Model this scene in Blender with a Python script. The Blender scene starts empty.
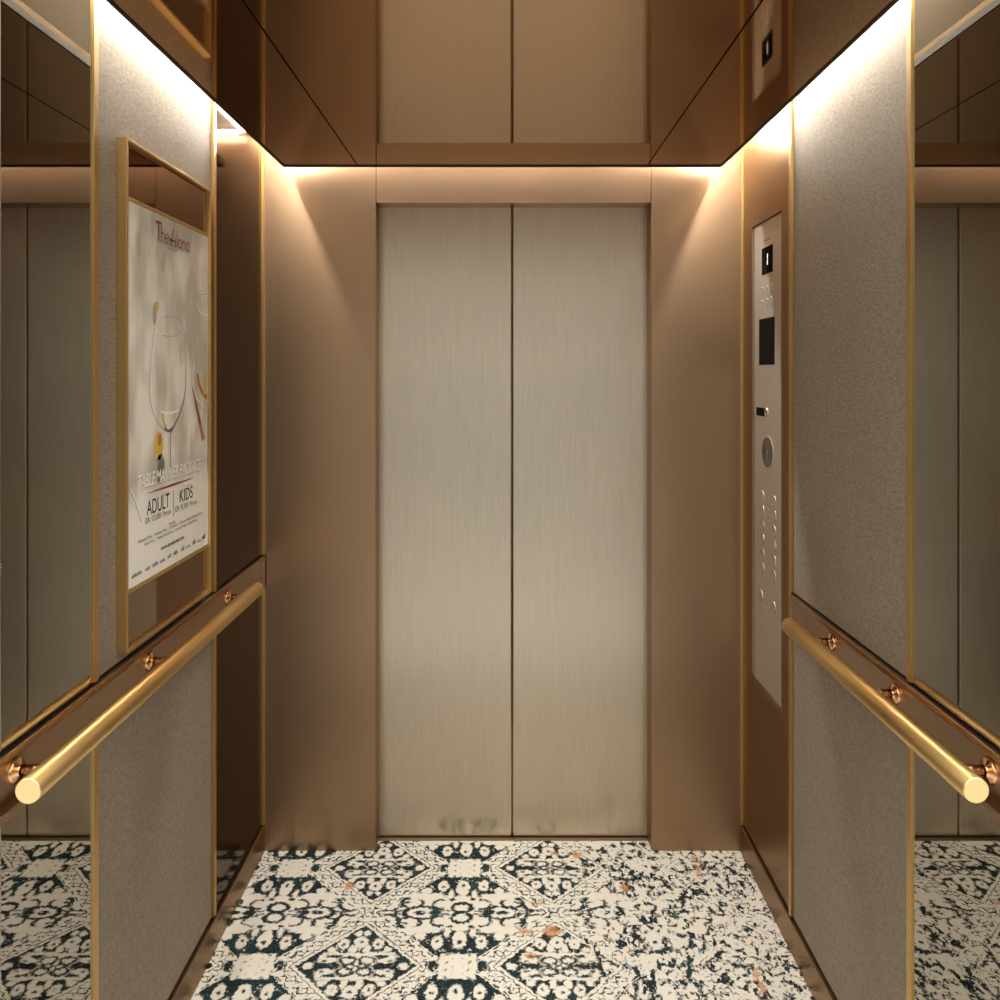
import bpy, bmesh, math
from mathutils import Matrix, Vector

S = bpy.context.scene
COL = S.collection
F = 780.0            # focal length in pixels of the 1000 px frame
CAM_D = 2.6          # camera to front wall
EYE = 1.593
HW = 0.80            # half width of the cabin
REAR = -1.358
CEIL = 2.26
TOP = 2.40           # top of the light cove

# ------------------------------------------------------------------ helpers
class MB:
    """collects solids and faces and links them as one mesh object"""
    def __init__(self):
        self.bm = bmesh.new()
        self.mi = 0

    def _mark(self, before):
        for f in self.bm.faces:
            if f not in before:
                f.material_index = self.mi

    def box(self, x0, x1, y0, y1, z0, z1, bevel=0.0, seg=2):
        b = bmesh.new()
        bmesh.ops.create_cube(b, size=1.0)
        for v in b.verts:
            v.co = Vector((x0 + (v.co.x + .5) * (x1 - x0), y0 + (v.co.y + .5) * (y1 - y0), z0 + (v.co.z + .5) * (z1 - z0)))
        if bevel > 0:
            bmesh.ops.bevel(b, geom=b.edges[:], offset=bevel, segments=seg, profile=0.5, affect='EDGES')
        self._add(b)
        return self

    def _add(self, b, mat=None, smooth=False):
        if mat is not None:
            bmesh.ops.transform(b, matrix=mat, verts=b.verts[:])
        me = bpy.data.meshes.new('tmp')
        for f in b.faces:
            f.material_index = self.mi
            f.smooth = smooth
        b.to_mesh(me)
        b.free()
        self.bm.from_mesh(me)
        bpy.data.meshes.remove(me)

    def lathe(self, p, axis, prof, seg=32, smooth=True):
        """prof: list of (offset along axis, radius)"""
        b = bmesh.new()
        rings = []
        for h, r in prof:
            if r <= 1e-6:
                rings.append([b.verts.new((0, 0, h))])
            else:
                rings.append([b.verts.new((r * math.cos(2 * math.pi * k / seg), r * math.sin(2 * math.pi * k / seg), h)) for k in range(seg)])
        for a, c in zip(rings[:-1], rings[1:]):
            for k in range(seg):
                k2 = (k + 1) % seg
                if len(a) == 1 and len(c) == 1:
                    continue
                if len(a) == 1:
                    b.faces.new((a[0], c[k2], c[k])) if False else b.faces.new((a[0], c[k], c[k2]))
                elif len(c) == 1:
                    b.faces.new((a[k], c[0], a[k2]))
                else:
                    b.faces.new((a[k], c[k], c[k2], a[k2]))
        bmesh.ops.recalc_face_normals(b, faces=b.faces[:])
        q = Vector((0, 0, 1)).rotation_difference(Vector(axis).normalized())
        self._add(b, Matrix.Translation(p) @ q.to_matrix().to_4x4(), smooth)
        return self

    def tube(self, pts, r, seg=12):
        pts = [Vector(p) for p in pts]
        b = bmesh.new()
        rings = []
        for i, p in enumerate(pts):
            d = (pts[min(i + 1, len(pts) - 1)] - pts[max(i - 1, 0)]).normalized()
            q = Vector((0, 0, 1)).rotation_difference(d)
            rings.append([b.verts.new(p + q @ Vector((r * math.cos(2 * math.pi * k / seg), r * math.sin(2 * math.pi * k / seg), 0))) for k in range(seg)])
        for a, c in zip(rings[:-1], rings[1:]):
            for k in range(seg):
                b.faces.new((a[k], a[(k + 1) % seg], c[(k + 1) % seg], c[k]))
        b.faces.new(rings[0][::-1]); b.faces.new(rings[-1])
        self._add(b, None, True)
        return self

    def poly(self, pts):
        vs = [self.bm.verts.new(p) for p in pts]
        f = self.bm.faces.new(vs)
        f.material_index = self.mi
        return self

    def strip(self, pts, w, n):
        """flat ribbon of width w (number or list) along pts, in the plane with normal n"""
        pts = [Vector(p) for p in pts]
        n = Vector(n)
        L, R = [], []
        for i, p in enumerate(pts):
            d = (pts[min(i + 1, len(pts) - 1)] - pts[max(i - 1, 0)]).normalized()
            s = n.cross(d).normalized()
            ww = w[i] if isinstance(w, (list, tuple)) else w
            L.append(self.bm.verts.new(p + s * ww * .5)); R.append(self.bm.verts.new(p - s * ww * .5))
        for i in range(len(pts) - 1):
            f = self.bm.faces.new((R[i], R[i + 1], L[i + 1], L[i]))
            f.material_index = self.mi
        return self

    def build(self, name, mats, parent=None):
        me = bpy.data.meshes.new(name)
        self.bm.to_mesh(me); self.bm.free()
        for m in (mats if isinstance(mats, (list, tuple)) else [mats]):
            me.materials.append(m)
        o = bpy.data.objects.new(name, me)
        COL.objects.link(o)
        if parent is not None:
            hang(o, parent)
        return o

WORLD = {}
def hang(o, parent):
    o.parent = parent
    o.matrix_parent_inverse = Matrix.Translation(WORLD.get(parent.name, Vector((0, 0, 0)))).inverted()
    WORLD[o.name] = Vector((0, 0, 0))
    return o

def tag(o, label, cat, group=None):
    o['label'] = label; o['category'] = cat
    if group: o['group'] = group
    return o

def thing(name, loc, label, cat, group=None):
    o = bpy.data.objects.new(name, None)
    o.empty_display_size = .05
    o.location = loc
    COL.objects.link(o)
    WORLD[o.name] = Vector(loc)
    return tag(o, label, cat, group)

def struct(o):
    o['kind'] = 'structure'
    return o

# ---- node expressions
class E:
    nt = None
    def __init__(self, s): self.s = s
    @staticmethod
    def m(op, *a, clamp=False):
        n = E.nt.nodes.new('ShaderNodeMath'); n.operation = op; n.use_clamp = clamp
        for i, v in enumerate(a):
            if isinstance(v, E): E.nt.links.new(v.s, n.inputs[i])
            else: n.inputs[i].default_value = float(v)
        return E(n.outputs[0])
    def __add__(a, b): return E.m('ADD', a, b)
    __radd__ = __add__
    def __sub__(a, b): return E.m('SUBTRACT', a, b)
    def __rsub__(a, b): return E.m('SUBTRACT', b, a)
    def __mul__(a, b): return E.m('MULTIPLY', a, b)
    __rmul__ = __mul__
    def __truediv__(a, b): return E.m('DIVIDE', a, b)
    def abs(a): return E.m('ABSOLUTE', a)
    def sin(a): return E.m('SINE', a)
def emin(a, b): return E.m('MINIMUM', a, b)
def emax(a, b): return E.m('MAXIMUM', a, b)
def ping(a, s): return E.m('PINGPONG', a, s)
def clamp01(a): return E.m('ADD', a, 0.0, clamp=True)
def below(d, w):               # 1 where d<0, soft edge of half width w
    return E.m('MULTIPLY_ADD', d, -0.5 / w, 0.5, clamp=True)
def hyp(a, b): return E.m('SQRT', a * a + b * b)
def ell(u, v, cu, cv, ru, rv):  # approx signed distance to an ellipse
    return (hyp((u - cu) * (1 / ru), (v - cv) * (1 / rv)) - 1.0) * min(ru, rv)
def paint(c, mask, val):
    if val == 0: return c * (1.0 - mask)
    return emax(c, mask) if val == 1 else c + mask * (val - c)

def new_mat(name):
    m = bpy.data.materials.new(name); m.use_nodes = True
    E.nt = m.node_tree
    return m, m.node_tree, m.node_tree.nodes['Principled BSDF']

def coords(nt, scale=(1, 1, 1), rot=(0, 0, 0), loc=(0, 0, 0)):
    tc = nt.nodes.new('ShaderNodeTexCoord'); mp = nt.nodes.new('ShaderNodeMapping')
    nt.links.new(tc.outputs['Object'], mp.inputs['Vector'])
    mp.inputs['Scale'].default_value = scale; mp.inputs['Rotation'].default_value = rot; mp.inputs['Location'].default_value = loc
    return mp.outputs['Vector']

def noise(nt, vec, scale=1.0, detail=2.0, rough=.5, out=0):
    n = nt.nodes.new('ShaderNodeTexNoise'); nt.links.new(vec, n.inputs['Vector'])
    n.inputs['Scale'].default_value = scale; n.inputs['Detail'].default_value = detail; n.inputs['Roughness'].default_value = rough
    return E(n.outputs[out])

def mixcol(nt, fac, a, b):
    n = nt.nodes.new('ShaderNodeMix'); n.data_type = 'RGBA'
    if isinstance(fac, E): nt.links.new(fac.s, n.inputs[0])
    else: n.inputs[0].default_value = fac
    for i, v in ((6, a), (7, b)):
        if isinstance(v, (tuple, list)): n.inputs[i].default_value = (*v, 1)
        else: nt.links.new(v, n.inputs[i])
    return n.outputs[2]

def bump(nt, bsdf, h, strength, dist=.001):
    b = nt.nodes.new('ShaderNodeBump'); b.inputs['Strength'].default_value = strength; b.inputs['Distance'].default_value = dist
    nt.links.new(h.s, b.inputs['Height']); nt.links.new(b.outputs[0], bsdf.inputs['Normal'])

def plain(name, col, rough=.5, metal=0.0, spec=None):
    m, nt, b = new_mat(name)
    b.inputs['Base Color'].default_value = (*col, 1); b.inputs['Roughness'].default_value = rough; b.inputs['Metallic'].default_value = metal
    if spec is not None: b.inputs['Specular IOR Level'].default_value = spec
    return m

def brushed(name, col, rough, scale=(400, 400, 6), var=.12, bmp=.05, aniso=0.0, blotch=.0, rvar=.12, edge=.45):
    m, nt, b = new_mat(name)
    g = noise(nt, coords(nt, scale), 1.0, 3.0, .6)
    big = noise(nt, coords(nt, (3, 3, 2)), 1.0, 3.0, .55)
    f = clamp01((g - .5) * 1.6 + .5)
    lo = tuple(c * (1 - var) for c in col); hi = tuple(min(1, c * (1 + var)) for c in col)
    c = mixcol(nt, f, lo, hi)
    if blotch: c = mixcol(nt, clamp01((big - .4) * 3.0) * blotch, c, tuple(x * .7 for x in col))
    nt.links.new(c, b.inputs['Base Color'])
    nt.links.new((rough + (g - .5) * rvar + (big - .5) * .10).s, b.inputs['Roughness'])
    b.inputs['Metallic'].default_value = 1.0
    b.inputs['Specular Tint'].default_value = (*[min(1, edge + x * .8) for x in col], 1)
    b.inputs['Anisotropic'].default_value = aniso
    bump(nt, b, g, bmp, .0006)
    return m

# ------------------------------------------------------------------ materials
M = {}
M['steel'] = brushed('brushed_warm_steel', (.61, .535, .43), .32, (500, 500, 9), .12, .06)
M['bronze'] = brushed('brushed_bronze', (.375, .255, .165), .37, (900, 900, 500), .07, .05)
M['bronze_gloss'] = brushed('satin_bronze', (.35, .255, .175), .30, (600, 600, 8), .05, .03)
M['gold'] = plain('satin_brass', (.66, .45, .19), .36, 1.0)
M['gold_tube'] = plain('brushed_brass', (.70, .48, .20), .40, 1.0)
M['plate'] = plain('handrail_bronze', (.42, .30, .215), .28, 1.0)
M['cap'] = plain('lit_tone_brass_cap', (.95, .73, .36), .34, 1.0)  # tube brass made paler, light on the rail ends put into the colour
M['copper'] = plain('bracket_copper', (.66, .40, .21), .16, 1.0)
M['mirror'] = plain('grey_mirror', (.34, .315, .275), .012, 1.0)
M['dark_mirror'] = brushed('tinted_bronze_mirror', (.085, .052, .028), .09, (300, 300, 300), .03, .008, rvar=.02, edge=.7)
M['ceiling'] = brushed('ceiling_bronze_mirror', (.45, .325, .225), .045, (900, 900, 900), .03, .004, rvar=.02)
M['frame_mirror'] = plain('frame_back_mirror', (.24, .155, .10), .03, 1.0)
M['black'] = plain('black_edge', (.006, .005, .004), .4)
M['dark'] = plain('dark_void', (.02, .017, .014), .7)
M['white'] = plain('cove_white_paint', (.80, .77, .71), .6)
M['sill'] = brushed('dark_sill_metal', (.22, .17, .12), .35, (8, 400, 400), .08, .03)
M['cop'] = brushed('panel_stainless', (.56, .51, .44), .34, (400, 400, 8), .05, .02)
M['cop'].node_tree.nodes['Principled BSDF'].inputs['Metallic'].default_value = .75
M['button'] = plain('button_steel', (.52, .47, .40), .36, 1.0)
M['screen'] = plain('black_glass', (.008, .007, .006), .6, 0.0, 0.0)
M['ink_dark'] = plain('dark_print', (.03, .028, .026), .6)
M['ink_grey'] = plain('grey_print', (.17, .15, .13), .6)
M['ink_red'] = plain('red_print', (.27, .04, .03), .6)
M['ink_white'] = plain('white_print', (.97, .95, .90), .6)
M['ink_shade'] = plain('taupe_print', (.44, .385, .31), .6)
M['ink_pale'] = plain('pale_print', (.78, .72, .61), .6)
M['ink_gold'] = plain('yellow_print', (.72, .47, .10), .6)
M['ink_amber'] = plain('amber_print', (.52, .20, .05), .6)

def emit(name, col, s):
    m, nt, b = new_mat(name)
    b.inputs['Base Color'].default_value = (*col, 1)
    b.inputs['Emission Color'].default_value = (*col, 1); b.inputs['Emission Strength'].default_value = s
    return m
M['led'] = emit('light_strip_diffuser', (1.0, .935, .83), 120.0)
M['led_soft'] = emit('soft_strip_diffuser', (1.0, .94, .85), 480.0)
M['digit'] = emit('lit_digit', (1.0, .95, .85), 1.2)

def fabric(name, tilt):
    m, nt, b = new_mat(name)
    a = noise(nt, coords(nt, (200, 70, 190), (tilt, 0, 0)), 1.0, 4.0, .65)
    w = noise(nt, coords(nt, (400, 330, 1300), (tilt * .3, 0, 0)), 1.0, 3.0, .6)
    big = noise(nt, coords(nt, (5, 4, 5)), 1.0, 3.0, .6)
    h = a * .6 + w * .5
    f = clamp01((h - .55) * 2.6 + .5)
    c = mixcol(nt, f, (.124, .094, .066), (.330, .268, .198))
    c = mixcol(nt, clamp01((big - .45) * 1.2), c, (.17, .14, .107))
    nt.links.new(c, b.inputs['Base Color'])
    b.inputs['Roughness'].default_value = .62
    b.inputs['Specular IOR Level'].default_value = .35
    bump(nt, b, h, .45, .0018)
    return m
M['fabric_l'] = fabric('woven_wallcovering_left', .7)
M['fabric_r'] = fabric('woven_wallcovering_right', .7)

def carpet():
    m, nt, b = new_mat('patterned_carpet')
    base = coords(nt)
    n1 = nt.nodes.new('ShaderNodeTexNoise'); nt.links.new(base, n1.inputs['Vector'])
    n1.inputs['Scale'].default_value = 95; n1.inputs['Detail'].default_value = 2
    sep = nt.nodes.new('ShaderNodeSeparateXYZ'); nt.links.new(base, sep.inputs[0])
    sn = nt.nodes.new('ShaderNodeSeparateColor'); nt.links.new(n1.outputs['Color'], sn.inputs[0])
    X0, Y0 = E(sep.outputs[0]), E(sep.outputs[1])
    nx, ny, nz = E(sn.outputs[0]), E(sn.outputs[1]), E(sn.outputs[2])
    X = X0 + (nx - .5) * .020
    Y = Y0 + (ny - .5) * .020
    PX, PY = .2735, .2075
    u = ping(X + .121, PX); v = ping(Y + .090, PY)
    du = PX - u; dv = PY - v
    t = du * (1 / .166) + v * (1 / .158)
    s = du * (1 / .166) - v * (1 / .158)
    w = .0022
    wt = .012
    # --- ground between the bands: dark near the squares with petals, pale around the medallion
    C = 1.0 - below(emax(1.50 - t, v - .150 + u * .25), .006)
    for cu, cv, ru, rv in ((0, .098, .020, .036), (.062, .088, .016, .026), (.112, .112, .016, .016), (.036, .128, .009, .022), (0, .150, .030, .018), (.085, .135, .030, .012)):
        C = paint(C, below(ell(u, v, cu, cv, ru, rv), w), 1)
    for cu, cv, ru, rv in ((0, .086, .006, .008), (.062, .092, .005, .006), (.030, .150, .010, .006)):
        C = paint(C, below(ell(u, v, cu, cv, ru, rv), w), 0)
    # medallion ring, eyes, hooks
    C = paint(C, below((ell(u, v, 0, .186, .028, .020)).abs() - .0055, w), 0)
    C = paint(C, below((ell(u, v, .118, PY, .050, .026)).abs() - .0045, w), 0)
    C = paint(C, below(ell(u, v, .082, PY, .016, .012), w), 0)
    C = paint(C, below(ell(u, v, .122, PY, .018, .009), w), 0)
    C = paint(C, below(emax((ell(u, v, .060, .172, .026, .020)).abs() - .0036, .05 - u), w), 0)
    C = paint(C, below(emax((ell(u, v, .150, .165, .032, .022)).abs() - .004, .150 - v), w), 0)
    C = paint(C, below(emax((v - .200).abs() - .0026, emax(.035 - u, u - .060)), w), 0)
    # crossing ornament between the diamonds
    C = paint(C, below(emax((ell(du, dv, .052, .034, .040, .026)).abs() - .0036, dv - .048), w), 0)
    C = paint(C, below(emax((ell(du, dv, .118, .010, .038, .036)).abs() - .0034, du - .120), w), 0)
    C = paint(C, below(emax((dv - du * .5).abs() - .0028, du - .05), w), 0)
    C = paint(C, below(emax((dv - .012 - (du * 60.0).sin() * .008).abs() - .0026, du - .105), w), 0)
    C = paint(C, below(ell(du, dv, .098, .060, .016, .008), w), 0)
    # --- bands around the diamonds
    band = below(emax(1.0 - t, t - 1.50), wt)
    chain = 1.0 - below((t - 1.075).abs() - .014, wt)
    dash1 = below((t - 1.185 - (s * 26.0).sin() * .040).abs() - .022, wt) * below((s * 13.0).sin() * -1.0 - .55, .15)
    dash2 = below((t - 1.325 - (s * 26.0 + 2.0).sin() * .040).abs() - .024, wt) * below((s * 13.0 + 1.1).sin() - .55, .15)
    cross = below(((s * 26.0).sin()).abs() - .16, .10) * below((t - 1.255).abs() - .075, wt)
    rim = below((t - 1.455).abs() - .020, wt) * below((s * 19.0).sin() - .35, .2)
    chain = chain * (1.0 - dash1) * (1.0 - dash2) * (1.0 - cross) * (1.0 - rim)
    C = C * (1.0 - band) + chain * band
    # --- diamonds
    dia = below(t - .985, wt)
    D = 0.0
    first = True
    for cu, cv, ru, rv in ((.128, 0, .014, .012), (0, .088, .020, .022), (.048, .082, .016, .020), (.078, .060, .012, .010), (.020, .062, .010, .016),
                           (0, .020, .055, .026), (.080, .020, .026, .010), (.094, .032, .012, .008), (.012, .122, .010, .010)):
        e = below(ell(du, v, cu, cv, ru, rv), w)
        D = e if first else emax(D, e); first = False
    D = emax(D, below(emax((v - .044).abs() - .0045, du - .100), w))
    D = emax(D, below(emax((v - .044 - (du - .05) * .35).abs() - .004, emax(.03 - du, du - .085)), w))
    for cu, cv, ru, rv in ((0, .088, .005, .006), (.048, .080, .004, .005), (.030, 0, .008, .006), (.088, .018, .007, .004)):
        D = D * (1.0 - below(ell(du, v, cu, cv, ru, rv), w))
    D = D * (1.0 - below((ell(du, v, .026, .020, .020, .013)).abs() - .0034, w))
    D = D * (1.0 - below(emax((v - du * .55).abs() - .003, du - .024), w))
    C = C * (1.0 - dia) + D * dia
    # --- squares with dotted rows and the dark knots beside them
    C = paint(C, below(ell(u, v, .066, 0, .014, .020), w), 0)
    sq = below(emax(u - .050, v - .045), w)
    dots = below(hyp(u - .031, ping(v, .0135) * 1.0 - .0135) - .0042, w)
    dots = emax(dots, below(hyp(u - .014, ping(v + .0135, .0135) - .0135) - .0028, w) * .6)
    C = C * (1.0 - sq) + (1.0 - dots * .75) * sq
    ink = 1.0 - C
    # --- wear: the print breaks up towards the right hand side
    big = noise(nt, coords(nt, (3.2, 4.2, 1), loc=(4.1, 2.3, 0)), 1.0, 3.0, .55)
    med = noise(nt, coords(nt, (46, 40, 1), (0, 0, .5)), 1.0, 4.0, .68)
    med2 = noise(nt, coords(nt, (52, 34, 1), (0, 0, -.6), (7, 3, 0)), 1.0, 3.0, .62)
    fine = noise(nt, base, 420.0, 2.0, .6)
    Fd = clamp01(X0 * 2.4 - .02 + (big - .5) * 2.0)
    keep = below(.375 + Fd * .125 - med, .035)
    ink = ink * keep
    clus = noise(nt, coords(nt, (13, 9, 1), (0, 0, .3), (5, 1, 0)), 1.0, 2.0, .55)
    spots = below(.580 - med2 + (1.0 - Fd) * .2 + (.5 - clus) * .55, .025) * clamp01(Fd * 1.5)
    ink = emax(ink, spots)
    ink = ink * clamp01(.93 + (fine - .42) * 2.0)
    hue = noise(nt, coords(nt, (9, 7, 1), loc=(1, 9, 0)), 1.0, 3.0, .6)
    inkc = mixcol(nt, clamp01((hue - .50) * 4.0), (.0015, .011, .016), (.012, .046, .044))
    tint = noise(nt, coords(nt, (70, 60, 1), loc=(3, 5, 0)), 1.0, 3.0, .6)
    crm = mixcol(nt, clamp01((tint - .60) * 4.0) * .7, (.72, .69, .62), (.58, .48, .38))
    col = mixcol(nt, ink, crm, inkc)
    # rust coloured flecks
    rust = None
    for cx, cy, rx, ry in ((-.476, -.174, .016, .018), (.142, -.375, .024, .026), (.242, -.020, .020, .016), (.380, -.185, .016, .020), (.080, -.470, .022, .010), (.060, -.375, .030, .010), (.628, -.075, .010, .065), (.672, -.560, .012, .04), (.10, -.255, .024, .010), (.170, -.015, .020, .010)):
        e = below(ell(X, Y, cx, cy, rx, ry) + (med - .45) * .06, .005)
        rust = e if rust is None else emax(rust, e)
    col = mixcol(nt, rust * .8, col, (.50, .20, .07))
    nt.links.new(col, b.inputs['Base Color'])
    b.inputs['Roughness'].default_value = .95
    b.inputs['Specular IOR Level'].default_value = .03
    bump(nt, b, fine, .35, .002)
    return m
M['carpet'] = carpet()

def poster_print():
    m, nt, b = new_mat('blurred_table_print')
    base = coords(nt)
    sep = nt.nodes.new('ShaderNodeSeparateXYZ'); nt.links.new(base, sep.inputs[0])
    Y, Z = E(sep.outputs[1]), E(sep.outputs[2])
    a = noise(nt, coords(nt, (1, 11, 5), (.35, 0, 0)), 1.0, 2.0, .45)
    c = noise(nt, coords(nt, (1, 24, 8), (.2, 0, 0), (2, 4, 0)), 1.0, 1.0, .4)
    k = clamp01((a - .44) * 5.0)
    col = mixcol(nt, k, (.56, .51, .43), (.88, .84, .75))
    col = mixcol(nt, clamp01((c - .60) * 3.5), col, (.95, .93, .87))
    col = mixcol(nt, clamp01((.36 - c) * 4.0) * .8, col, (.25, .22, .18))
    col = mixcol(nt, below((Z - 1.365).abs() - .012, .035) * .6, col, (.42, .375, .31))
    low = below(Z - 1.325, .030)
    col = mixcol(nt, low * .93, col, (.92, .885, .81))
    nt.links.new(col, b.inputs['Base Color'])
    b.inputs['Roughness'].default_value = .45
    return m
M['poster'] = poster_print()

# ------------------------------------------------------------------ floor, ceiling, walls
struct(MB().box(-.84, .84, REAR, .055, -.04, 0).build('floor', M['carpet']))

def dep(px, lat): return lat * F / abs(px - 502.5) - CAM_D       # y of a point on a side plane

# light cove: white box above the ceiling panels
struct(MB().box(-.84, .84, REAR, .14, TOP, TOP + .04).build('trim_1', M['white']))

# suspended ceiling: three mirror panels on a black board, rim hanging a little lower
cx, fy, by = .706, -.086, -1.358
ceil = struct(MB().box(-cx, cx, by, fy, CEIL + .010, CEIL + .022).build('ceiling', M['sill']))
for x0, x1 in ((-cx + .005, -.4672), (-.4628, .4628), (.4672, cx - .005)):
    MB().box(x0, x1, by + .005, fy - .005, CEIL, CEIL + .0095).build('mirror_panel', M['ceiling'], ceil)
r = MB()
r.box(-cx, cx, fy - .005, fy, CEIL - .004, CEIL + .0098)
r.box(-cx, cx, by, by + .005, CEIL - .004, CEIL + .0098)
r.box(-cx, -cx + .005, by + .005, fy - .005, CEIL - .004, CEIL + .0098)
r.box(cx - .005, cx, by + .005, fy - .005, CEIL - .004, CEIL + .0098)
r.build('rim', M['black'], ceil)

# side walls (substrate), rear wall
for sd, nm in ((-1, 'wall_left'), (1, 'wall_right')):
    a, c = sorted((sd * .822, sd * .86))
    struct(MB().box(a, c, REAR, .14, -.04, TOP).build(nm, M['dark']))

# front wall
OX0, OX1, OZ = -.4217, .4950, 2.160
wf = struct(MB().box(-.822, .822, .135, .16, -.04, TOP).build('wall_front', M['dark']))  # backing slab, carried on behind the doors to keep their gap dark
MB().box(-.822, OX0 - .0012, 0, .075, 0, TOP - .001, .0012).build('return_panel', M['bronze'], wf)
MB().box(OX1 + .0012, .822, 0, .075, 0, TOP - .001, .0012).build('return_panel', M['bronze'], wf)
MB().box(OX0 + .0012, OX1 - .0012, 0, .075, OZ, TOP - .001, .0015).build('header_panel', M['bronze'], wf)

for x in (OX0, OX1):
    MB().box(x - .0012, x + .0012, .003, .07, OZ, TOP - .002).build('seam_light_stop', M['black'], wf)  # black strip added to stop light showing through the header seam
# lift doors
SEAM = .033
for n, (a, c) in enumerate(((OX0 - .03, SEAM - .0009), (SEAM + .0009, OX1 + .03))):
    d = struct(MB().box(a, c, .075, .106, .0035, OZ + .05, .006, 4).build('door_%d' % (n + 1), M['steel']))
struct(MB().box(OX0 - .03, OX1 + .03, .055, .130, -.04, .003, .001).build('trim_2', M['sill']))

# baseboards
for sd, nm in ((-1, 'baseboard_left'), (1, 'baseboard_right')):
    a, c = sorted((sd * .792, sd * .822))
    struct(MB().box(a, c, REAR, -.001, 0, .086, .001).build(nm, M['bronze_gloss']))

# side wall cladding: y ranges
Y_MIR = -1.080      # rear mirrors end, trim begins
Y_FAB0, Y_FAB1 = -1.063, -.452
Y_FRONT = -.436
PZ0, PZ1 = .880, .985   # handrail channel
ZB = .094

def panel(sd, y0, y1, z0, z1, face, bev=.0015):
    a, c = sorted((sd * face, sd * .822))
    return MB().box(a, c, y0, y1, z0, z1, bev)

trimn = 3
for sd in (-1, 1):
    for y0, y1 in ((Y_MIR, Y_FAB0), (Y_FAB1, Y_FRONT)):
        # vertical brass trims, interrupted by the handrail channel
        segs = ((ZB, PZ0 - .004), (PZ1 + .004, TOP - .002))
        if sd == 1 and y0 == Y_FAB1: segs = ((ZB, TOP - .002),)
        mb = MB()
        for z0, z1 in segs:
            a, c = sorted((sd * (.7955 if y0 == Y_MIR else .7935), sd * .822))
            mb.box(a, c, y0, y1 - .0005, z0, z1)
        struct(mb.build('trim_%d' % trimn, M['gold'])); trimn += 1
    # slim brass corner strip at the front wall
    a, c = sorted((sd * .792, sd * .805))
    segs = ((.09, PZ0 - .003), (PZ1 + .003, TOP - .002)) if sd < 0 else ((.09, TOP - .002),)
    mb = MB()
    for z0, z1 in segs: mb.box(a, c, -.0085, -.0005, z0, z1, .001)
    struct(mb.build('trim_%d' % trimn, M['gold'])); trimn += 1

def wall_thing(name, sd, y0, y1, face, mat, label_u, label_l, cat):
    tag(panel(sd, y0, y1, PZ1 + .004, TOP - .002, face).build(name, mat), label_u, cat)
    tag(panel(sd, y0, y1, ZB, PZ0 - .004, face).build(name, mat), label_l, cat)

wall_thing('wall_mirror', -1, REAR, Y_MIR, .7992, M['mirror'],
           'clear wall mirror above the left brass handrail, reflecting the lift doors', 'clear wall mirror below the left brass handrail, reflecting dark patterned carpet', 'mirror')
wall_thing('wall_mirror', 1, REAR, Y_MIR, .7992, M['mirror'],
           'clear wall mirror above the right brass handrail, reflecting the lift doors', 'clear wall mirror below the right brass handrail, reflecting worn pale carpet', 'mirror')
wall_thing('fabric_panel', -1, Y_FAB0 + .001, Y_FAB1 - .001, .801, M['fabric_l'],
           'grey woven fabric wall panel behind the framed poster', 'grey woven fabric wall panel below the handrail on the poster side', 'wall panel')
wall_thing('fabric_panel', 1, Y_FAB0 + .001, Y_FAB1 - .001, .801, M['fabric_r'],
           'grey woven fabric wall panel above the handrail on the button panel side', 'grey woven fabric wall panel below the handrail on the button panel side', 'wall panel')
wall_thing('tinted_mirror', -1, Y_FRONT + .001, -.010, .801, M['dark_mirror'],
           'dark bronze tinted mirror panel above the handrail, between poster and front wall', 'dark bronze tinted mirror panel below the handrail in the front left corner', 'mirror')

# ------------------------------------------------------------------ right front panel with the control plate
CL = .801
CY0, CY1 = dep(781.3, CL), dep(752, CL)       # near and far edge of the recess
CZ0, CZ1 = .618, 2.060
mb = MB()
for y0, y1, z0, z1 in ((Y_FRONT + .001, CY0, ZB, TOP - .002), (CY1, -.010, ZB, TOP - .002), (CY0, CY1, ZB, CZ0), (CY0, CY1, CZ1, TOP - .002)):
    mb.box(CL, .822, y0, y1, z0, z1)
tag(mb.build('bronze_panel', M['bronze_gloss']), 'tall satin bronze wall panel surrounding the button panel in the right front corner', 'wall panel')

FP = CL + .007                                 # faceplate surface
cop = thing('control_panel', (FP, (CY0 + CY1) / 2, CZ0), 'tall stainless lift control panel with two columns of round buttons', 'control panel')
MB().box(FP, .8215, CY0 + .001, CY1 - .001, CZ0 + .001, CZ1 - .001, .0008).build('faceplate', M['cop'], cop)

def cp(px, py):
    k = FP / (px - 502.5)
    return (k * F - CAM_D, EYE - (py - 373) * k)

def cbox(px0, py0, px1, py1, name, mat, h=.0015, parent=cop):
    ya, za = cp(px0, py0); yb, zb = cp(px1, py1)
    return MB().box(FP - h, FP + .001, min(ya, yb), max(ya, yb), min(za, zb), max(za, zb), .0006).build(name, mat, parent)

def seven(mb, y, z, h, segs, t=.004, w=None):
    w = w or h * .5
    # y grows away from the camera; on the right wall text runs from far (left) to near (right)
    P = {'a': ((0, h), (w, h)), 'b': ((w, h), (w, h / 2)), 'c': ((w, h / 2), (w, 0)), 'd': ((0, 0), (w, 0)), 'e': ((0, h / 2), (0, 0)), 'f': ((0, h), (0, h / 2)), 'g': ((0, h / 2), (w, h / 2))}
    for s in segs:
        (a, b), (c, d) = P[s]
        g = .0015
        if b == d: mb.box(FP - .0024, FP - .0016, y - c + g, y - a - g, z + b - t / 2, z + b + t / 2)
        else: mb.box(FP - .0024, FP - .0016, y - a - t / 2, y - a + t / 2, z + min(b, d) + g, z + max(b, d) - g)

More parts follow.
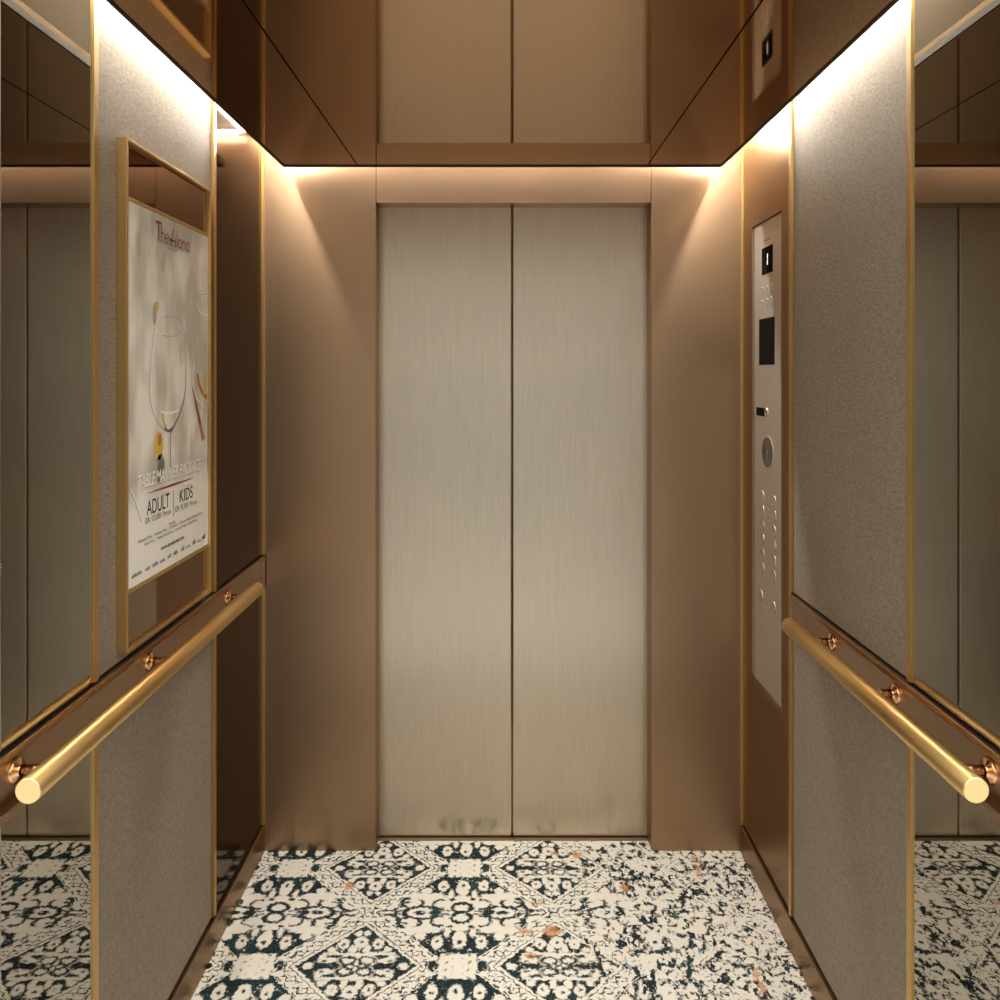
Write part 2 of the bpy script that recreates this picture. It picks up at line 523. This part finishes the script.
disp = cbox(762.2, 249, 772.6, 271.5, 'floor_display', M['screen'])
disp['label'] = 'black floor display showing a lit 1'
dy, dz = cp(768.3, 265)
mb = MB(); seven(mb, dy + .012, dz, .036, 'bc', .0036, .010); mb.build('lit_digit', M['digit'], disp)
scr = cbox(759.4, 319.5, 774.6, 364.5, 'info_screen', M['screen']); scr['label'] = 'larger blank black screen'
cbox(756.6, 407, 764.8, 416.5, 'card_reader', M['screen'])['label'] = 'small black square window'
# key switch beside the reader
ky, kz = cp(766.8, 412)
ks = MB().lathe((FP + .001, ky, kz), (-1, 0, 0), [(0, .0135), (.004, .0135), (.005, .012), (.005, .0095), (.0035, .009), (.0035, 0)]).build('key_switch', M['button'], cop)
MB().box(FP - .0032, FP - .0026, ky - .0012, ky + .0012, kz - .005, kz + .005).build('key_slot', M['black'], ks)
# speaker: round plate with ring slots
sy, sz = cp(768.0, 452.5)
sp = MB().lathe((FP + .0005, sy, sz), (-1, 0, 0), [(0, .052), (.0022, .052), (.0030, .0505), (.0030, 0)], 48, False).build('speaker_grille', M['cop'], cop)
mb = MB()
for rr in (.0105, .0185, .0265, .0345, .0425):
    mb.lathe((FP - .0024, sy, sz), (-1, 0, 0), [(0, rr + .0018), (.0006, rr + .0018), (.0006, rr - .0018), (0, rr - .0018)], 48, False)
mb.build('ring_slots', M['screen'], sp)
# embossed pictograms below the display, two rows of three
for row, py in ((0, 289.5), (1, 303.5)):
    for k, px in enumerate((762.3, 767.0, 771.3)):
        y, z = cp(px, py + (2 if row == 0 else 1) - k * 1.6)
        mb = MB()
        mb.lathe((FP + .0005, y, z + .009), (-1, 0, 0), [(0, .0065), (.0025, .0055), (.0032, .003), (.0032, 0)], 16)
        mb.box(FP - .003, FP + .0005, y - .0055, y + .0055, z - .017, z + .001, .002)
        mb.box(FP - .003, FP + .0005, y - .013, y - .008, z - .010, z + .010, .002)
        mb.build('raised_pictogram', M['cop'], cop)
# buttons
def button_mesh():
    mb = MB()
    mb.lathe((0, 0, 0), (-1, 0, 0), [(.0020, .0137), (.0020, 0)], 28, False)
    mb.mi = 1
    mb.lathe((0, 0, 0), (-1, 0, 0), [(0, .0175), (.0020, .0175), (.0030, .0168), (.0030, .0148), (.0022, .0140), (.0016, .0137)], 28)
    return mb
spots = [(762.6, y) for y in (496, 510.4, 525, 539, 553.6, 568)] + [(774.0, y) for y in (501, 516, 531, 546, 561, 576)] + [(761.0, 595), (774.0, 607.5)]
proto = None
for px, py in spots:
    y, z = cp(px, py)
    if proto is None:
        proto = button_mesh().build('floor_button', [M['cop'], M['button']])
        o = proto
    else:
        o = proto.copy(); COL.objects.link(o)
    o.location = (FP + .0005, y, z)
    o.parent = cop; o.matrix_parent_inverse = Matrix.Translation(cop.location).inverted()
# braille dots beside the buttons
for px, py in ((757.0, 506.5), (757.0, 520.5), (768.4, 511.5), (768.4, 526)):
    y, z = cp(px, py)
    mb = MB()
    for a, c in ((0, 0), (0, .006), (.006, .006), (.006, -.001)):
        mb.lathe((FP + .0002, y + a, z + c), (-1, 0, 0), [(0, .0017), (.001, .0013), (.0014, 0)], 10)
    mb.build('braille_dots', M['button'], cop)

# ------------------------------------------------------------------ lettering
def text_mesh(body, width=None, height=None, shear=0.0, bold=0.0, align='LEFT', spacing=1.0):
    cu = bpy.data.curves.new('txt', 'FONT'); cu.body = body; cu.size = 1.0; cu.shear = shear; cu.offset = bold; cu.space_character = spacing
    o = bpy.data.objects.new('txt', cu); COL.objects.link(o)
    dg = bpy.context.evaluated_depsgraph_get()
    me = bpy.data.meshes.new_from_object(o.evaluated_get(dg))
    bpy.data.objects.remove(o); bpy.data.curves.remove(cu)
    xs = [v.co.x for v in me.vertices]; ys = [v.co.y for v in me.vertices]
    w, h = max(xs) - min(xs), max(ys) - min(ys)
    x0, y0 = min(xs), min(ys)
    sx = width / w if width else height / h
    sy_ = height / h if height else sx
    for v in me.vertices:
        v.co = Vector(((v.co.x - x0) * sx, (v.co.y - y0) * sy_, 0))
    return me

def add_text(mb, body, ya, yb, z, h, lat, facing, **kw):
    """lettering on a side wall from y=ya (reading start) to yb, bottom at z, height h"""
    me = text_mesh(body, abs(yb - ya), h, **kw)
    sgn = 1 if yb > ya else -1
    for v in me.vertices:
        v.co = Vector((lat, ya + sgn * v.co.x, z + v.co.y))
    for p in me.polygons: p.material_index = mb.mi
    n0 = len(mb.bm.faces)
    mb.bm.from_mesh(me)
    mb.bm.faces.ensure_lookup_table()
    for f in mb.bm.faces[n0:]: f.material_index = mb.mi
    bpy.data.meshes.remove(me)

# maker's line above the display: too small to read in the photo, an even row of tiny strokes
y0, z0 = cp(764.5, 241.8); y1, z1 = cp(770.8, 239.4)
mb = MB()
n = 9
for k in range(n):
    yy = y0 + (y1 - y0) * k / n
    mb.box(FP - .0004, FP + .0002, yy - .0035, yy - .0008, z0, z0 + .005)
mb.build('engraved_line', M['ink_grey'], cop)

# ------------------------------------------------------------------ poster frame on the left wall
def pp(px, py, lat=.785):
    k = lat / (502.5 - px)
    return (k * F - CAM_D, EYE - (py - 373) * k)

FY0, FY1 = -.982, -.512
FZ0, FZ1 = 1.010, 2.083
fr = thing('poster_frame', (-.80, (FY0 + FY1) / 2, FZ0), 'slim brass frame holding a cream wine glass poster, fixed on grey fabric wall', 'poster frame')
mb = MB()
XO, XI = -.8005, -.779
for y0, y1, z0, z1 in ((FY0, FY0 + .007, FZ0, FZ1), (FY1 - .007, FY1, FZ0, FZ1), (FY0 + .007, FY1 - .007, FZ0, FZ0 + .007), (FY0 + .007, FY1 - .007, FZ1 - .007, FZ1)):
    mb.box(XO, XI, y0, y1, z0, z1, .0007)
mb.build('outer_frame', M['gold'], fr)
PZT, PZB = 1.956, 1.137
MB().box(-.8004, -.7885, FY0 + .0071, FY1 - .0071, FZ0 + .0071, FZ1 - .0071).build('mirror_back', M['frame_mirror'], fr)
for z in (PZT, PZB - .008):
    MB().box(-.7884, -.7825, FY0 + .0071, FY1 - .0071, z, z + .007, .0006).build('crossbar', M['gold'], fr)
sheet = MB().box(-.7884, -.7855, FY0 + .0073, FY1 - .0073, PZB + .0002, PZT - .0002, .0004).build('poster', M['poster'], fr)
sheet['label'] = 'cream printed poster with a wine glass and lettering'

LX = -.7855
def L(k): return LX + .00025 * k
def P3(px, py, k=1):
    y, z = pp(px, py, .7855)
    return (L(k), y, z)

# printed picture: glasses, cork, second glass
pm = [M['ink_pale'], M['ink_shade'], M['ink_grey'], M['ink_gold'], M['ink_amber'], M['ink_white'], M['ink_red']]
mb = MB()
def blob(cx_, cy_, rx, ry, mi, k=1, rot=0.0, n=28):
    mb.mi = mi
    c = pp(cx_, cy_, .7855)
    pts = []
    for i in range(n):
        a = 2 * math.pi * i / n
        e, f = rx * math.cos(a), ry * math.sin(a)
        pts.append((L(k), c[0] + e * math.cos(rot) - f * math.sin(rot), c[1] + e * math.sin(rot) + f * math.cos(rot)))
    mb.poly(pts)
def line(pts, w, mi, k=2):
    mb.mi = mi
    # smooth with Catmull-Rom
    P = [Vector(P3(a, b, k)) for a, b in pts]
    out = []
    for i in range(len(P) - 1):
        p0, p1, p2, p3 = P[max(i - 1, 0)], P[i], P[i + 1], P[min(i + 2, len(P) - 1)]
        for j in range(6):
            t = j / 6
            out.append(.5 * ((2 * p1) + (p2 - p0) * t + (2 * p0 - 5 * p1 + 4 * p2 - p3) * t * t + (3 * p1 - p0 - 3 * p2 + p3) * t ** 3))
    out.append(P[-1])
    ww = w if not isinstance(w, tuple) else [w[0] + (w[1] - w[0]) * i / (len(out) - 1) for i in range(len(out))]
    mb.strip(out, ww, (1, 0, 0))
NX = (1, 0, 0)
# soft dark bottle neck top left, pale glint, cork
blob(154.5, 314, .010, .026, 1, 1)
blob(156.5, 306, .009, .012, 3, 2)
blob(158.5, 446, .024, .033, 3, 1)
blob(159.5, 440, .010, .014, 4, 2)
blob(160.5, 465, .022, .026, 1, 1)
blob(161, 468, .018, .022, 2, 2)
# main glass: rim, sides, base and stem
c = pp(169.3, 326.5, .7855)
mb.mi = 1
mb.strip([(L(3), c[0] + .076 * math.cos(a), c[1] + .0235 * math.sin(a) + .004 * math.cos(a)) for a in [2 * math.pi * i / 40 for i in range(41)]], .0016, NX)
mb.mi = 5
mb.strip([(L(4), c[0] + .076 * math.cos(a), c[1] + .0235 * math.sin(a) + .004 * math.cos(a)) for a in [math.pi * (.72 + i * .6 / 14) for i in range(15)]], .0024, NX)
line([(154.3, 327), (151.6, 350), (149.6, 375), (149.2, 392), (151, 406), (155, 418), (161, 427), (166.2, 432)], .0022, 1, 3)
line([(155.4, 329), (153, 352), (151.2, 376), (151, 392), (153, 405)], .0032, 5, 4)
line([(184.0, 330), (185, 350), (185.6, 372), (185.2, 388), (183.2, 402), (179.4, 414), (174.4, 425), (170.5, 432)], (.001, .007), 2, 3)
line([(181.6, 352), (182.8, 372), (182.6, 390), (180, 404)], .0022, 5, 4)
line([(160.5, 411.5), (166, 413), (172, 412.5), (178.5, 409.5)], .0045, 5, 4)
line([(162, 413), (163, 421), (166, 427)], .006, 3, 4)
line([(164, 428), (168, 431), (171.6, 428)], .006, 2, 5)
line([(168.3, 431), (168.6, 445), (168.4, 470)], .012, 0, 3)
line([(170.2, 431), (170.3, 446), (170.0, 470)], .0030, 2, 4)
line([(166.3, 433), (166.6, 449), (166.2, 470)], .0026, 5, 4)
# second glass cut by the frame
line([(209.0, 295.4), (202.5, 295.6), (198.4, 300), (197.6, 306), (200.4, 312), (206, 315.2), (209.0, 315.6)], .0034, 5, 3)
line([(209.0, 294.8), (202.2, 295.0), (197.9, 300)], .0018, 1, 4)
line([(192.2, 360), (191.4, 382), (193.6, 396), (198.6, 405), (204, 411), (208.5, 414)], .0024, 1, 3)
line([(193.4, 362), (192.8, 382), (195, 395), (200, 403)], .003, 5, 4)
line([(192.3, 387), (195, 400), (198.6, 416), (203.2, 440)], (.004, .020), 4, 2)
line([(193.0, 390), (196.5, 408), (200, 424)], (.003, .010), 6, 3)
line([(197.3, 374), (199, 384), (202.6, 393), (207, 398)], .014, 4, 2)
line([(206.8, 372), (205, 384), (203.6, 394)], .013, 3, 3)
line([(206.4, 412), (206, 440), (205.4, 476)], .0036, 5, 4)
line([(207.6, 414), (207.2, 440), (207.0, 470)], .0020, 2, 4)
# rim of a plate lower left
line([(129, 489), (134, 500), (141, 522)], .0025, 1, 1)
line([(130.5, 489), (136, 502), (142.5, 522)], .0025, 5, 2)
mb.build('printed_picture', pm, sheet)

# printed words
lm = [M['ink_red'], M['ink_grey'], M['ink_white'], M['ink_dark'], M['ink_shade']]
mb = MB()
def words(body, px0, py0, px1, h, mi, k=5, **kw):
    a = pp(px0, py0, .7855); b = pp(px1, py0, .7855)
    mb.mi = mi
    add_text(mb, body, a[0], b[0], a[1], h, L(k), 1, **kw)
# house name in thin hand drawn capitals: strokes
ny0, nz0 = pp(155.2, 238.8, .7855); ny1 = pp(189.3, 240, .7855)[0]
NS = (ny1 - ny0) / 7.9          # one unit
def stroke(pts, w=.0033, mi=0):
    mb.mi = mi
    mb.strip([(L(6), ny0 + a * NS, nz0 + b * NS) for a, b in pts], w, NX)
def arc(cx_, cy_, rx, ry, a0, a1, n=12):
    return [(cx_ + rx * math.cos(math.radians(a0 + (a1 - a0) * i / n)), cy_ + ry * math.sin(math.radians(a0 + (a1 - a0) * i / n))) for i in range(n + 1)]
stroke([(0, 1.62), (1.25, 1.66)], .0060); stroke([(.62, 1.64), (.62, .02)], .0052)          # T
stroke([(1.2, 1.62), (1.2, 0)]); stroke(arc(1.5, .45, .3, .4, 180, 0) + [(1.8, 0)])         # h
stroke([(2.1, .42), (2.75, .5)]); stroke(arc(2.45, .45, .36, .42, 10, 320))                 # e
stroke([(3.25, -.1), (3.95, 1.6), (4.45, 0)], .0050); stroke([(2.95, .42), (4.3, .46)], .0046); stroke([(3.1, .3), (3.3, .62)], .006)   # A
stroke([(4.75, 1.62), (4.75, 0)])                                                           # l
stroke(arc(5.35, .42, .36, .42, 40, 320)); stroke([(5.68, .82), (5.68, 0)])                 # a
stroke([(6.05, .8), (6.05, 0)]); stroke(arc(6.36, .42, .30, .40, 180, 0) + [(6.66, 0)])     # n
stroke(arc(7.3, .42, .38, .42, 40, 320)); stroke([(7.66, .82), (7.66, 0), (7.9, -.05)])     # a
words('HOTEL & CONFERENCE CENTER', 155.5, 241.2, 187.5, .0075, 1)
words('BY ASTON', 167.5, 249.5, 176.5, .0065, 1)
mb.build('house_name', lm, sheet); mb = MB()
words('TABLE MANNER PACKAGE', 138.0, 491.0, 200.6, .031, 4, 5, shear=.22, bold=.016)
words('TABLE MANNER PACKAGE', 137.6, 489.8, 200.4, .031, 2, 6, shear=.22, bold=.016)
a, b = pp(147.5, 493.3, .7855), pp(193.2, 478, .7855)
mb.mi = 0; mb.strip([(L(6), a[0], a[1]), (L(6), (a[0] + b[0]) / 2, a[1]), (L(6), b[0], a[1])], [.0012, .006, .0012], NX)
mb.build('offer_title', lm, sheet); mb = MB()
words('ADULT', 146.4, 516.0, 168.9, .033, 3)
words('KIDS', 179.4, 502.6, 192.2, .030, 3)
words('starting from', 161.0, 496.2, 169.2, .0045, 1)
words('starting from', 185.5, 487.2, 191.8, .0045, 1)
a, b = pp(172.7, 490, .7855), pp(172.7, 516.5, .7855)
mb.mi = 0; mb.strip([(L(6), a[0], a[1]), (L(6), a[0], b[1])], .0022, NX)
words('IDR. 125.000 / Person', 144.6, 524.4, 170.3, .013, 1)
words('IDR. 95.000 / Person', 174.6, 512.6, 196.4, .013, 1)
mb.build('price_text', lm, sheet); mb = MB()
words('Benefits', 168.8, 525.6, 175.0, .0075, 1)
words('Welcome Drink  |  Handout Menu  |  Certificate  |  3 Course Meal and Dessert Menu', 137.4, 545.0, 201.5, .0092, 3)
words('Hotel Tour  |  Trained Professional  |  Learning Western Table Manner', 144.2, 547.0, 196.6, .0092, 3)
words('www.alanahotels.com', 160.4, 550.5, 183.6, .0085, 3, bold=.02)
mb.build('small_print', lm, sheet); mb = MB()
# row of small partner marks along the foot: unreadable in the photo, drawn as little word shapes
for px0, px1, h in ((131.2, 141.5, .009), (145, 149.8, .008), (152, 157.8, .010), (159.6, 165, .007), (167.2, 171.2, .009), (173.2, 177.4, .011), (181, 184.2, .011), (185.6, 190.4, .006), (192.2, 195.2, .012), (196.8, 201, .004), (202.2, 205.2, .014)):
    a = pp(px0, 373, .7855)[0]; b = pp(px1, 373, .7855)[0]
    z = 1.593 - .4357
    mb.mi = 1 if h != .014 else 3
    n = max(2, int((b - a) / .006))
    for i in range(n):
        s0 = a + (b - a) * i / n; s1 = s0 + (b - a) / n * .62
        hh = h * (.8 + .15 * ((i * 7) % 3 - 1))
        mb.poly([(L(5), s0, z), (L(5), s1, z), (L(5), s1, z + hh), (L(5), s0, z + hh)])
mb.build('partner_marks', lm, sheet)

# ------------------------------------------------------------------ handrails
RL, RZ, RR = .741, .940, .0205
def handrail(sd, y_near, y_far, ch_far, br, label):
    t = thing('handrail', (sd * .80, (y_near + y_far) / 2, PZ0), label, 'handrail', 'brass handrails along the side walls')
    rim_f, back = .7885, .806
    mb = MB()
    def bx(f0, f1, y0, y1, z0, z1, bv=.001):
        a, c = sorted((sd * f0, sd * f1)); mb.box(a, c, y0, y1, z0, z1, bv)
    yn = REAR - .027
    bx(back, .8218, yn, ch_far, PZ0, PZ1)
    bx(rim_f, back + .001, yn, ch_far, PZ1 - .013, PZ1)
    bx(rim_f, back + .001, yn, ch_far, PZ0, PZ0 + .013)
    bx(rim_f, back + .001, ch_far - .010, ch_far, PZ0 + .0125, PZ1 - .0125)
    mb.build('backing_channel', M['plate'], t)
    mb = MB()
    ln = y_far - y_near
    mb.lathe((sd * RL, y_near, RZ), (0, 1, 0), [(.0006, RR - .0008), (.0014, RR), (ln - .004, RR), (ln - .001, RR - .002), (ln, RR - .005), (ln, 0)], 40)
    rail = mb.build('rail', M['gold_tube'], t)
    MB().lathe((sd * RL, y_near, RZ), (0, 1, 0), [(.0, 0), (.0, RR - .0014), (.0006, RR - .0008)], 40, False).build('end_cap', M['cap'], rail)
    for y in br:
        b = MB()
        b.tube([(sd * (back - .001), y, RZ - .004), (sd * .775, y, RZ - .003), (sd * (RL + .006), y, RZ - .001)], .0088, 16)
        o = b.build('bracket', M['copper'], t)
        MB().lathe((sd * (back + .0005), y, RZ - .004), (-sd, 0, 0), [(0, .0215), (.004, .0215), (.0065, .019), (.009, .011), (.012, .0095)], 28).build('flange', M['copper'], o)
handrail(-1, -1.383, -.240, -.010, (-1.31, -.822, -.314), 'brass tube handrail under the poster, on a bronze channel')
handrail(1, -1.381, -.580, -.458, (-1.311, -1.002, -.693), 'brass tube handrail beside the button panel, on a bronze channel')

# ------------------------------------------------------------------ cove lights
def strip_light(x0, x1, y0, y1, label, m):
    t = thing('light_strip', ((x0 + x1) / 2, (y0 + y1) / 2, TOP), label, 'light strip', 'light strips hidden above the ceiling panels')
    MB().box(x0 - .004, x1 + .004, y0, y1, TOP - .012, TOP - .0002).build('housing', M['white'], t)
    MB().box(x0, x1, y0 + .002, y1 - .002, TOP - .018, TOP - .0122).build('diffuser', m, t)
for sd, nm in ((-1, 'left'), (1, 'right')):
    a, c = sorted((sd * .752, sd * .766))
    strip_light(a, c, REAR + .02, -.045, 'warm white light strip above the %s edge of the mirror ceiling' % nm, M['led'])
strip_light(-.73, .73, -.042, -.030, 'warm white light strip above the front edge of the mirror ceiling', M['led_soft'])

# ------------------------------------------------------------------ camera, world, view
cam = bpy.data.cameras.new('camera'); co = bpy.data.objects.new('camera', cam); COL.objects.link(co)
co.location = (0, -CAM_D, EYE); co.rotation_euler = (math.pi / 2, 0, 0)
cam.sensor_width = 36; cam.lens = F / 1000 * 36; cam.shift_x = -.0025; cam.shift_y = -.127
cam.clip_start = .01
S.camera = co
w = bpy.data.worlds.new('world'); S.world = w; w.use_nodes = True
# the dim lobby behind the open back of the car: brighter overhead, darkest at eye level, raised below to brighten the rail ends
wn = w.node_tree
geo = wn.nodes.new('ShaderNodeTexCoord'); sz_ = wn.nodes.new('ShaderNodeSeparateXYZ'); rp = wn.nodes.new('ShaderNodeValToRGB')
mr = wn.nodes.new('ShaderNodeMapRange'); mr.inputs['From Min'].default_value = -1
wn.links.new(geo.outputs['Generated'], sz_.inputs[0]); wn.links.new(sz_.outputs[2], mr.inputs['Value']); wn.links.new(mr.outputs[0], rp.inputs[0])
el = rp.color_ramp.elements
def g(v): return (v, v * .955, v * .86, 1)
el[0].position = 0.0; el[0].color = g(.48)
el[1].position = 1.0; el[1].color = g(1.0)
for p, v in ((.29, .42), (.37, .20), (.43, .12), (.52, .18), (.62, .28), (.74, .85)):
    e = el.new(p); e.color = g(v)
wn.links.new(rp.outputs[0], wn.nodes['Background'].inputs[0])
wn.nodes['Background'].inputs[1].default_value = 2.85
S.view_settings.view_transform = 'Standard'; S.view_settings.look = 'None'
S.view_settings.exposure = 0.12; S.view_settings.gamma = 1.0; S.view_settings.use_curve_mapping = False
try:
    S.cycles.max_bounces = 16; S.cycles.glossy_bounces = 10; S.cycles.diffuse_bounces = 6
    S.cycles.sample_clamp_indirect = 6.0
    S.cycles.use_denoising = True
except Exception:
    pass
